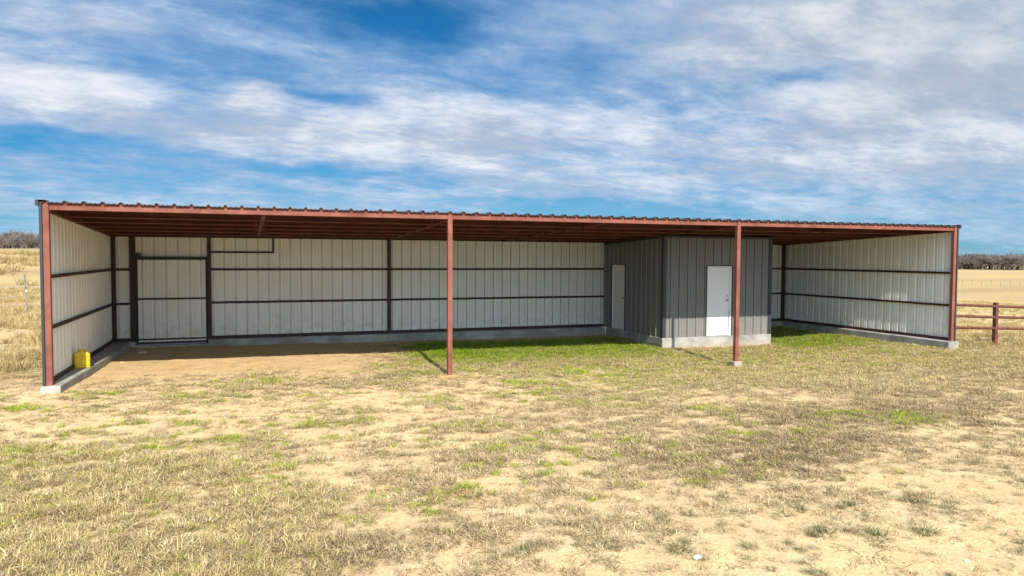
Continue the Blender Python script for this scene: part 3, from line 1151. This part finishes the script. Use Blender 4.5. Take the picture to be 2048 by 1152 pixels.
# ------------------------------------------------------------------ far fence across the right pasture
ff = thing('pasture_fence', (150, 92, gz(150, 92)), 'distant line of thin fence posts crossing the dry pasture at right', 'fence')
A, B = np.array((136., 100.)), np.array((162., 84.))
nfp = 18
pp = []
for i in range(-3, nfp):
    t = i / (nfp - 1)
    x, y = A + (B - A) * t
    z = gz(x, y)
    hh = 1.75 if i == 5 else random.uniform(1.0, 1.35)
    w = .06 if i == 5 else .034
    mb = MB()
    mb.tube([(x, y, z - .3), (x + random.uniform(-.05, .05), y, z + hh)], [w, w * .8], 6)
    mb.build('fence_post', WOODPOST, ff)
    pp.append((x, y, z))
for hh in (.45, .8, 1.1):
    mb = MB()
    mb.tube([(x, y, z + hh) for x, y, z in pp], .007, 3)
    mb.build('wire', WIRE, ff)


# ------------------------------------------------------------------ bare winter trees on the skyline
BARK = mat_plain('grey_bark', (.15, .125, .11), .9, .1, .25, 2)
TWIG = mat_plain('grey_twigs', (.18, .155, .14), .9, .1, .35, .6)


def tree_mesh(seed, h=8.0):
    rnd = random.Random(seed)
    tr, cr = MB(), MB()

    def stick(mb, a, b, ra, rb, seg=4):
        mb.tube([a, b], [ra, rb], seg, caps=False)

    def grow(p, d, ln, r, depth):
        q = p + d * ln
        stick(tr if depth < 2 else cr, p, q, r, r * .68, 5 if depth < 2 else 3)
        if depth >= 5:
            return
        for k in range(3 if depth in (1, 2, 3) else 4):
            ax = Vector((rnd.gauss(0, 1), rnd.gauss(0, 1), rnd.gauss(0, .5))).normalized()
            nd = (d + ax * rnd.uniform(.5, 1.1) + Vector((0, 0, .06 if depth else .0))).normalized()
            grow(p + d * ln * rnd.uniform(.45, 1.0), nd, ln * rnd.uniform(.64, .86), r * .60, depth + 1)
    for s in range(rnd.choice((1, 2, 2))):
        grow(Vector((rnd.uniform(-.5, .5), rnd.uniform(-.5, .5), -.2)), Vector((rnd.uniform(-.35, .35), rnd.uniform(-.35, .35), 1)).normalized(), h * .19, h * .022, 0)
    cr.v = [v for v in cr.v]
    return new_mesh('trunk', tr.v, tr.f, BARK), new_mesh('crown', cr.v, cr.f, TWIG)


TREES = [tree_mesh(s, 14.0) for s in (3, 8, 15, 21, 34)]


def put_tree(x, y, sc, label, group):
    z = gz(x, y)
    t = thing('bare_tree', (x, y, z), label, 'tree', group)
    a, b_ = random.choice(TREES)
    t.scale = (sc * random.uniform(1.0, 1.35), sc * random.uniform(1.0, 1.35), sc)
    t.rotation_euler = (0, 0, random.uniform(0, 6.28))
    link('trunk', a, t)
    link('crown', b_, t)


rt = random.Random(5)
# right: front edge of the wood, about 400 m off
for i in range(17):
    t = i / 16
    x, y = 372 + 42 * t + rt.uniform(-2, 2), 278 - 22 * t + rt.uniform(-3, 3)
    put_tree(x, y, rt.uniform(.72, 1.1), 'bare grey tree along the front edge of the wood beyond the right pasture', 'trees edging the far right wood')
for i in range(11):
    t = i / 10
    x, y = -96 + 26 * t + rt.uniform(-1, 1), 338 - 5 * t + rt.uniform(-3, 3)
    put_tree(x, y, rt.uniform(.75, 1.25), 'bare grey tree along the front edge of the wood on the left skyline', 'trees edging the far left wood')

# the wood behind them and along the rest of the skyline: one mass
proto_col = bpy.data.collections.new('prototypes')


def instancer(name, pts, rots, scales, vidx, tint, protos, label, cat=None):
    me = bpy.data.meshes.new(name)
    n = len(pts)
    me.vertices.add(n)
    me.vertices.foreach_set('co', np.asarray(pts, np.float32).ravel())
    for nm, typ, arr in (('rot', 'FLOAT_VECTOR', rots), ('scl', 'FLOAT_VECTOR', scales), ('vi', 'INT', vidx), ('tint', 'FLOAT', tint)):
        a_ = me.attributes.new(nm, typ, 'POINT')
        a_.data.foreach_set('vector' if typ == 'FLOAT_VECTOR' else 'value', np.asarray(arr, np.int32 if typ == 'INT' else np.float32).ravel())
    o = link(name, me)
    tag(o, label, cat, kind='stuff')
    c = bpy.data.collections.new(name + '_sources')
    for i, pm in enumerate(protos):
        po = bpy.data.objects.new('%s_source_%03d' % (name, i), pm)
        c.objects.link(po)
    ng = bpy.data.node_groups.new(name + '_scatter', 'GeometryNodeTree')
    ng.interface.new_socket('Geometry', in_out='INPUT', socket_type='NodeSocketGeometry')
    ng.interface.new_socket('Geometry', in_out='OUTPUT', socket_type='NodeSocketGeometry')
    N = ng.nodes
    gi, go = N.new('NodeGroupInput'), N.new('NodeGroupOutput')
    m2p = N.new('GeometryNodeMeshToPoints')
    ip = N.new('GeometryNodeInstanceOnPoints')
    ci = N.new('GeometryNodeCollectionInfo')
    ci.inputs['Collection'].default_value = c
    ci.inputs['Separate Children'].default_value = True
    ci.inputs['Reset Children'].default_value = True
    ip.inputs['Pick Instance'].default_value = True

    def att(nm, dt):
        a_ = N.new('GeometryNodeInputNamedAttribute')
        a_.data_type = dt
        a_.inputs['Name'].default_value = nm
        return a_.outputs['Attribute']
    e2r = N.new('FunctionNodeEulerToRotation')
    lk = ng.links.new
    lk(gi.outputs[0], m2p.inputs['Mesh'])
    lk(m2p.outputs[0], ip.inputs['Points'])
    lk(ci.outputs[0], ip.inputs['Instance'])
    lk(att('vi', 'INT'), ip.inputs['Instance Index'])
    lk(att('rot', 'FLOAT_VECTOR'), e2r.inputs[0])
    lk(e2r.outputs[0], ip.inputs['Rotation'])
    lk(att('scl', 'FLOAT_VECTOR'), ip.inputs['Scale'])
    lk(ip.outputs[0], go.inputs[0])
    md = o.modifiers.new('scatter', 'NODES')
    md.node_group = ng
    return o


def merged_tree(seed):
    a, b_ = tree_mesh(seed, 14.0)
    v = [p.co[:] for p in a.vertices]
    k = len(v)
    v += [p.co[:] for p in b_.vertices]
    f = [tuple(p.vertices) for p in a.polygons] + [tuple(i + k for i in p.vertices) for p in b_.polygons]
    return new_mesh('wood_tree', v, f, TWIG)


WOODT = [merged_tree(s) for s in (51, 52, 53, 54)]


def wood(name, pts, label, smin, smax):
    pts = np.array(pts)
    n = len(pts)
    z = ground_z(pts[:, 0], pts[:, 1])
    P3 = np.stack([pts[:, 0], pts[:, 1], z], 1)
    rot = np.zeros((n, 3))
    rot[:, 2] = RNG.uniform(0, 6.28, n)
    s = RNG.uniform(smin, smax, n)
    sc = np.stack([s * RNG.uniform(1.0, 1.4, n), s * RNG.uniform(1, 1.4, n), s], 1)
    instancer(name, P3, rot, sc, RNG.integers(0, len(WOODT), n), RNG.uniform(0, 1, n), WOODT, label, 'wood')


pr_, pl_ = [], []
for i in range(900):
    a = rad(rt.uniform(36, 74))
    r = rt.uniform(422, 500)
    pr_.append((CAMLOC.x + r * math.sin(a) / 1.0, CAMLOC.y + r * math.cos(a) + 8))
for i in range(800):
    a = rad(rt.uniform(-34, 33))
    r = rt.uniform(372, 450)
    pl_.append((CAMLOC.x + r * math.sin(a), CAMLOC.y + r * math.cos(a)))
wood('far_wood', pr_, 'grey leafless wood filling the skyline beyond the right pasture', .95, 1.3)
wood('far_wood', pl_, 'grey leafless wood filling the skyline behind the left end of the shelter', .85, 1.35)


# ------------------------------------------------------------------ grass
def grass_mat(name, stops, trans=.25):
    mt = bpy.data.materials.new(name)
    mt.use_nodes = True
    t = mt.node_tree
    t.nodes.clear()
    n = NT(t)
    a = n.new('ShaderNodeAttribute', attribute_name='blade')
    i = n.new('ShaderNodeAttribute', attribute_name='tint', attribute_type='INSTANCER')
    fac = n.math('MULTIPLY_ADD', a.outputs['Fac'], .5, n.math('MULTIPLY', i.outputs['Fac'], .5))
    c = n.ramp(fac, stops)
    d = n.new('ShaderNodeBsdfDiffuse')
    tr = n.new('ShaderNodeBsdfTranslucent')
    n.put(d.inputs[0], c)
    n.put(tr.inputs[0], c)
    mx = n.new('ShaderNodeMixShader')
    mx.inputs[0].default_value = trans
    t.links.new(d.outputs[0], mx.inputs[1])
    t.links.new(tr.outputs[0], mx.inputs[2])
    out = n.new('ShaderNodeOutputMaterial')
    t.links.new(mx.outputs[0], out.inputs[0])
    return mt


G_STRAW = grass_mat('straw_grass', [(0, (.16, .115, .055)), (.3, (.38, .29, .13)), (.65, (.61, .475, .235)), (1, (.82, .68, .40))])
G_THATCH = grass_mat('grey_thatch', [(0, (.085, .062, .04)), (.3, (.235, .175, .105)), (.6, (.47, .36, .20)), (.85, (.68, .55, .32)), (1, (.82, .70, .44))])
G_GREEN = grass_mat('fresh_grass', [(0, (.085, .15, .014)), (.4, (.22, .32, .025)), (.75, (.42, .46, .06)), (1, (.66, .58, .20))], .35)
G_TUFT = grass_mat('tussock_grass', [(0, (.085, .09, .04)), (.35, (.20, .20, .09)), (.65, (.36, .31, .18)), (1, (.62, .52, .34))])


def tuft(seed, n, ln, spread, lean, width, mat, flat=0.0, rise=.0):
    rnd = random.Random(seed)
    v, f, c = [], [], []
    for k in range(n):
        az = rnd.uniform(0, 6.283)
        rr = spread * math.sqrt(rnd.random())
        p = Vector((rr * math.cos(az), rr * math.sin(az), -.004 + rise * rnd.random()))
        da = az + rnd.gauss(0, 1.0) if rnd.random() < .75 else rnd.uniform(0, 6.283)
        le = rad(min(88, max(2, rnd.gauss(lean, 16))))
        l = ln * rnd.uniform(.45, 1.15)
        d1 = Vector((math.sin(le) * math.cos(da), math.sin(le) * math.sin(da), math.cos(le)))
        le2 = min(rad(105), le + rad(rnd.uniform(8, 42)))
        d2 = Vector((math.sin(le2) * math.cos(da + rnd.gauss(0, .3)), math.sin(le2) * math.sin(da), math.cos(le2)))
        q = p + d1 * l * .55
        t = q + d2 * l * .45
        if flat:
            q.z = max(q.z, .004)
            t.z = max(t.z, .002)
        sd = Vector((-math.sin(da), math.cos(da), rnd.uniform(-.5, .5))).normalized() * width * rnd.uniform(.6, 1.2)
        i0 = len(v)
        v += [p - sd * .5, p + sd * .5, q + sd * .42, q - sd * .42, t]
        f += [(i0, i0 + 1, i0 + 2, i0 + 3), (i0 + 3, i0 + 2, i0 + 4)]
        b = rnd.random()
        c += [b, b, b, b, min(1, b + .1)]
    me = new_mesh('tuft', v, f, mat)
    a = me.attributes.new('blade', 'FLOAT', 'POINT')
    a.data.foreach_set('value', c)
    return me


P_STRAW = [tuft(100 + i, 26, .11, .065, 62, .0075, G_STRAW) for i in range(6)]
P_STRAWL = [tuft(120 + i, 44, .27, .11, 36, .0100, G_STRAW) for i in range(5)]
P_THATCH = [tuft(140 + i, 20, .085, .07, 62, .0075, G_THATCH, 1, .025) for i in range(7)]
P_GREEN = [tuft(160 + i, 26, .10, .06, 34, .0080, G_GREEN) for i in range(6)]
P_TUFT = [tuft(180 + i, n_, l_, s_, a_, .0060, G_TUFT) for i, (n_, l_, s_, a_) in enumerate(((100, .17, .08, 56), (70, .13, .13, 70), (120, .15, .10, 52), (50, .20, .14, 76), (80, .12, .15, 66), (80, .16, .07, 64)))]


def scatter(name, region, density, prob, protos, smin, smax, label, tint=None, seed=1):
    g = np.random.default_rng(seed)
    x0, x1, y0, y1 = region
    n = int((x1 - x0) * (y1 - y0) * density)
    x, y = g.uniform(x0, x1, n), g.uniform(y0, y1, n)
    # only where the camera position (and a step to either side) can see
    az = np.degrees(np.arctan2(x - CAMLOC.x, y - CAMLOC.y))
    ok = (az > -32) & (az < 72)
    x, y = x[ok], y[ok]
    F = fields(x, y)
    pr = prob(F, x, y)
    ok = (g.random(len(x)) < pr) & ~in_building(x, y)
    x, y, pr = x[ok], y[ok], pr[ok]
    F = {k: v[ok] for k, v in F.items()}
    n = len(x)
    z = ground_z(x, y) - .003
    rot = np.stack([g.normal(0, .1, n), g.normal(0, .1, n), g.uniform(0, 6.283, n)], 1)
    s = g.uniform(smin, smax, n) * (.65 + .5 * pr)
    tn = np.clip(g.uniform(0, 1, n) if tint is None else tint(F, x, y, g.uniform(0, 1, n)), 0, 1)
    instancer(name, np.stack([x, y, z], 1), rot, np.stack([s, s, s * g.uniform(.8, 1.2, n)], 1), g.integers(0, len(protos), n), tn, protos, label)
    print(name, n)


NEAR = (-2.5, 26, -12.3, 7.2)
# matted thatch
scatter('thatch', NEAR, 300, lambda F, x, y: F['thatch'] * (1 - .6 * F['green']) * .78 + .014 * F['dirt'] + (.07 + .04 * (1 - F['bare'])) * (1 - F['dirt']) + .25 * F['straw'] * (1 - F['dirt']), P_THATCH, .7, 1.25,
        'matted grey-brown dead grass lying on the sandy ground', lambda F, x, y, r: r * .75 + .25 * F['n2'] - .34 * F['purple'] + .12, 2)
scatter('dead_mat', (6, 20, -10, -3), 70, lambda F, x, y: F['purple'] * .8, P_THATCH, .8, 1.2, 'dense dark grey-brown dead turf at centre right of the yard', lambda F, x, y, r: r * .75, 14)
# straw grass
scatter('dry_grass', NEAR, 240, lambda F, x, y: F['straw'] * (.25 + .75 * sst(F['n3'], .3, .55)), P_STRAW, .6, 1.25,
        'straw-yellow dry grass over the yard', lambda F, x, y, r: r * .7 + .3 * F['n2'] + .05, 3)
# green grass
scatter('green_grass', NEAR, 430, lambda F, x, y: F['green'] ** 1.15 * (.35 + .65 * sst(F['n3'], .32, .55)), P_GREEN, .55, 1.25,
        'fresh green grass growing along the roof shadow and in patches', lambda F, x, y, r: r * .5 + .42 * (1 - F['green']) + .24 * sst(3.4 - y, 0, 1.8), 4)
# long dry grass round the ends of the building and behind it
scatter('tall_dry_grass', (-16, 0, 2, 44), 30, lambda F, x, y: F['straw'] * (.12 + .88 * sst(F['n2'] * .6 + F['n1'] * .4, .42, .58)) * (x < -.4) * (np.abs(y - 27 - .1 * x) > 2.2), P_STRAWL, .6, 1.25, 'tall straw-coloured grass beyond the left end of the shelter', None, 5)
scatter('tall_dry_grass', (20.5, 60, -3, 42), 22, lambda F, x, y: F['straw'] * (.35 + .65 * sst(F['n2'], .35, .6)) * np.where(x > L + .3, 1, (y < -.1) * .35) * (1 - .7 * sst(np.hypot(x - 24, y), 5, 14)),
        P_STRAWL, .5, 1.05, 'tall straw-coloured grass round the right end of the shelter and its pipe fence', None, 6)
scatter('tall_dry_grass', (-2.2, 5, -10, -4.2), 45, lambda F, x, y: F['straw'] * sst(F['n2'], .5, .65), P_STRAWL, .28, .5, 'longer yellow grass clumps in the lower left of the yard', None, 8)

scatter('sparse_weeds', (4.5, 17, -12.3, -5.0), 44, lambda F, x, y: .5 * sst(F['bare'], .2, .6) * sst(F['n3'] * .5 + F['n2'] * .5, .36, .56), P_TUFT, .22, .9,
        'small sparse weeds dotted over the bare sand', lambda F, x, y, r: r * .8 + .1, 9)
scatter('mixed_tufts', (-1.5, 16, -11, 1.5), 9, lambda F, x, y: .5 * (1 - F['dirt']) * (1 - .6 * F['bare']) * sst(F['n2'], .35, .6), P_TUFT, .25, .7,
        'scattered olive and brown grass tufts through the dead thatch', lambda F, x, y, r: r, 10)
# clods and crumbs of soil
def clod(seed):
    rn = random.Random(seed)
    bm_ = bmesh.new()
    bmesh.ops.create_icosphere(bm_, subdivisions=1, radius=1)
    for v_ in bm_.verts:
        k_ = rn.uniform(.7, 1.2)
        v_.co = Vector((v_.co.x * k_ * 1.2, v_.co.y * k_, v_.co.z * k_ * .65))
    me_ = bpy.data.meshes.new('clod')
    bm_.to_mesh(me_)
    bm_.free()
    me_.materials.append(CLOD)
    return me_


CLOD = mat_plain('soil_clod', (.50, .34, .19), .95, .1, .35, 3)
scatter('soil_clods', (.3, 16, -12, 6.8), 60, lambda F, x, y: np.clip(.45 * F['dirt'] * sst(F['n2'], .4, .65) + .16 * F['bare'], 0, 1), [clod(i) for i in range(5)], .006, .024,
        'small clods and crumbs of soil on the bare ground', None, 12)
scatter('pasture_brush', (-60, 10, 40, 150), .35, lambda F, x, y: sst(F['n1'] * .5 + fbm(x, y, .08, 3, 71) * .5, .46, .60) * (x < 6 - .2 * (y - 40)), P_STRAWL, 2.2, 4.5,
        'brownish brush and rank grass across the far left pasture', lambda F, x, y, r: r * .45, 15)
# single tussocks standing on the bare sand
TUS = [((7.06, -9.89), 1.0, 'small spiky grey grass tussock alone on the sand at bottom centre right'),
       ((8.95, -9.91), 1.25, 'broad green-brown tussock, largest of the cluster on the bare sand at lower right'),
       ((8.62, -9.98), 1.05, 'low green tussock at the left side of the lower right tussock cluster'),
       ((8.74, -10.42), 1.2, 'purplish-grey leaning tussock low in the lower right tussock cluster'),
       ((8.62, -10.72), 1.2, 'long-bladed green tussock nearest the bottom edge at lower right'),
       ((9.59, -10.28), 1.1, 'dense round green tussock standing apart on the sand right of the cluster'),
       ((9.39, -9.73), .9, 'bright green small tussock just behind the lower right cluster'),
       ((9.06, -10.22), 1.1, 'flat grey matted tussock in the middle of the lower right cluster'),
       ((10.17, -10.66), .95, 'dark green tussock on bare sand close to the right edge'),
       ((7.33, -10.21), .85, 'sparse brown tussock on bare sand near the bottom right of centre'),
       ((10.3, -9.6), 1.0, 'spreading olive tussock on the sand towards the right edge')]
for i, ((x, y), s, lab) in enumerate(TUS):
    me = P_TUFT[i % 5].copy()
    o = link('grass_tussock', me, None, (x, y, gz(x, y) - .004))
    o.scale = (s * 1.05, s * 1.05, s * .85)
    o.rotation_euler = (0, 0, i * 1.3)
    tag(o, lab, 'tussock', 'tussocks on the bare sand')

# stones
STONE = mat_plain('pale_stone', (.62, .58, .52), .9, .2, .12, 20)
for (x, y), s, lab in (((7.12, -10.07), .035, 'small white stone on bare sand at the bottom right of centre'),
                       ((.85, 5.72), .085, 'pale flat stone on orange dirt at the roof shadow edge by the left footing'),
                       ((.62, 3.9), .03, 'tiny pale stone on the dirt beside the left footing'),
                       ((9.35, -10.9), .022, 'little pale pebble on sand between the lower right tussocks')):
    bm = bmesh.new()
    bmesh.ops.create_icosphere(bm, subdivisions=2, radius=s)
    rn = random.Random(int(x * 100))
    for v in bm.verts:
        k = 1 + rn.uniform(-.16, .16)
        v.co = Vector((v.co.x * 1.35 * k, v.co.y * k, v.co.z * .55 * k))
    me = bpy.data.meshes.new('stone')
    bm.to_mesh(me)
    bm.free()
    me.materials.append(STONE)
    o = link('stone', me, None, (x, y, gz(x, y) + s * .2))
    tag(o, lab, 'stone')
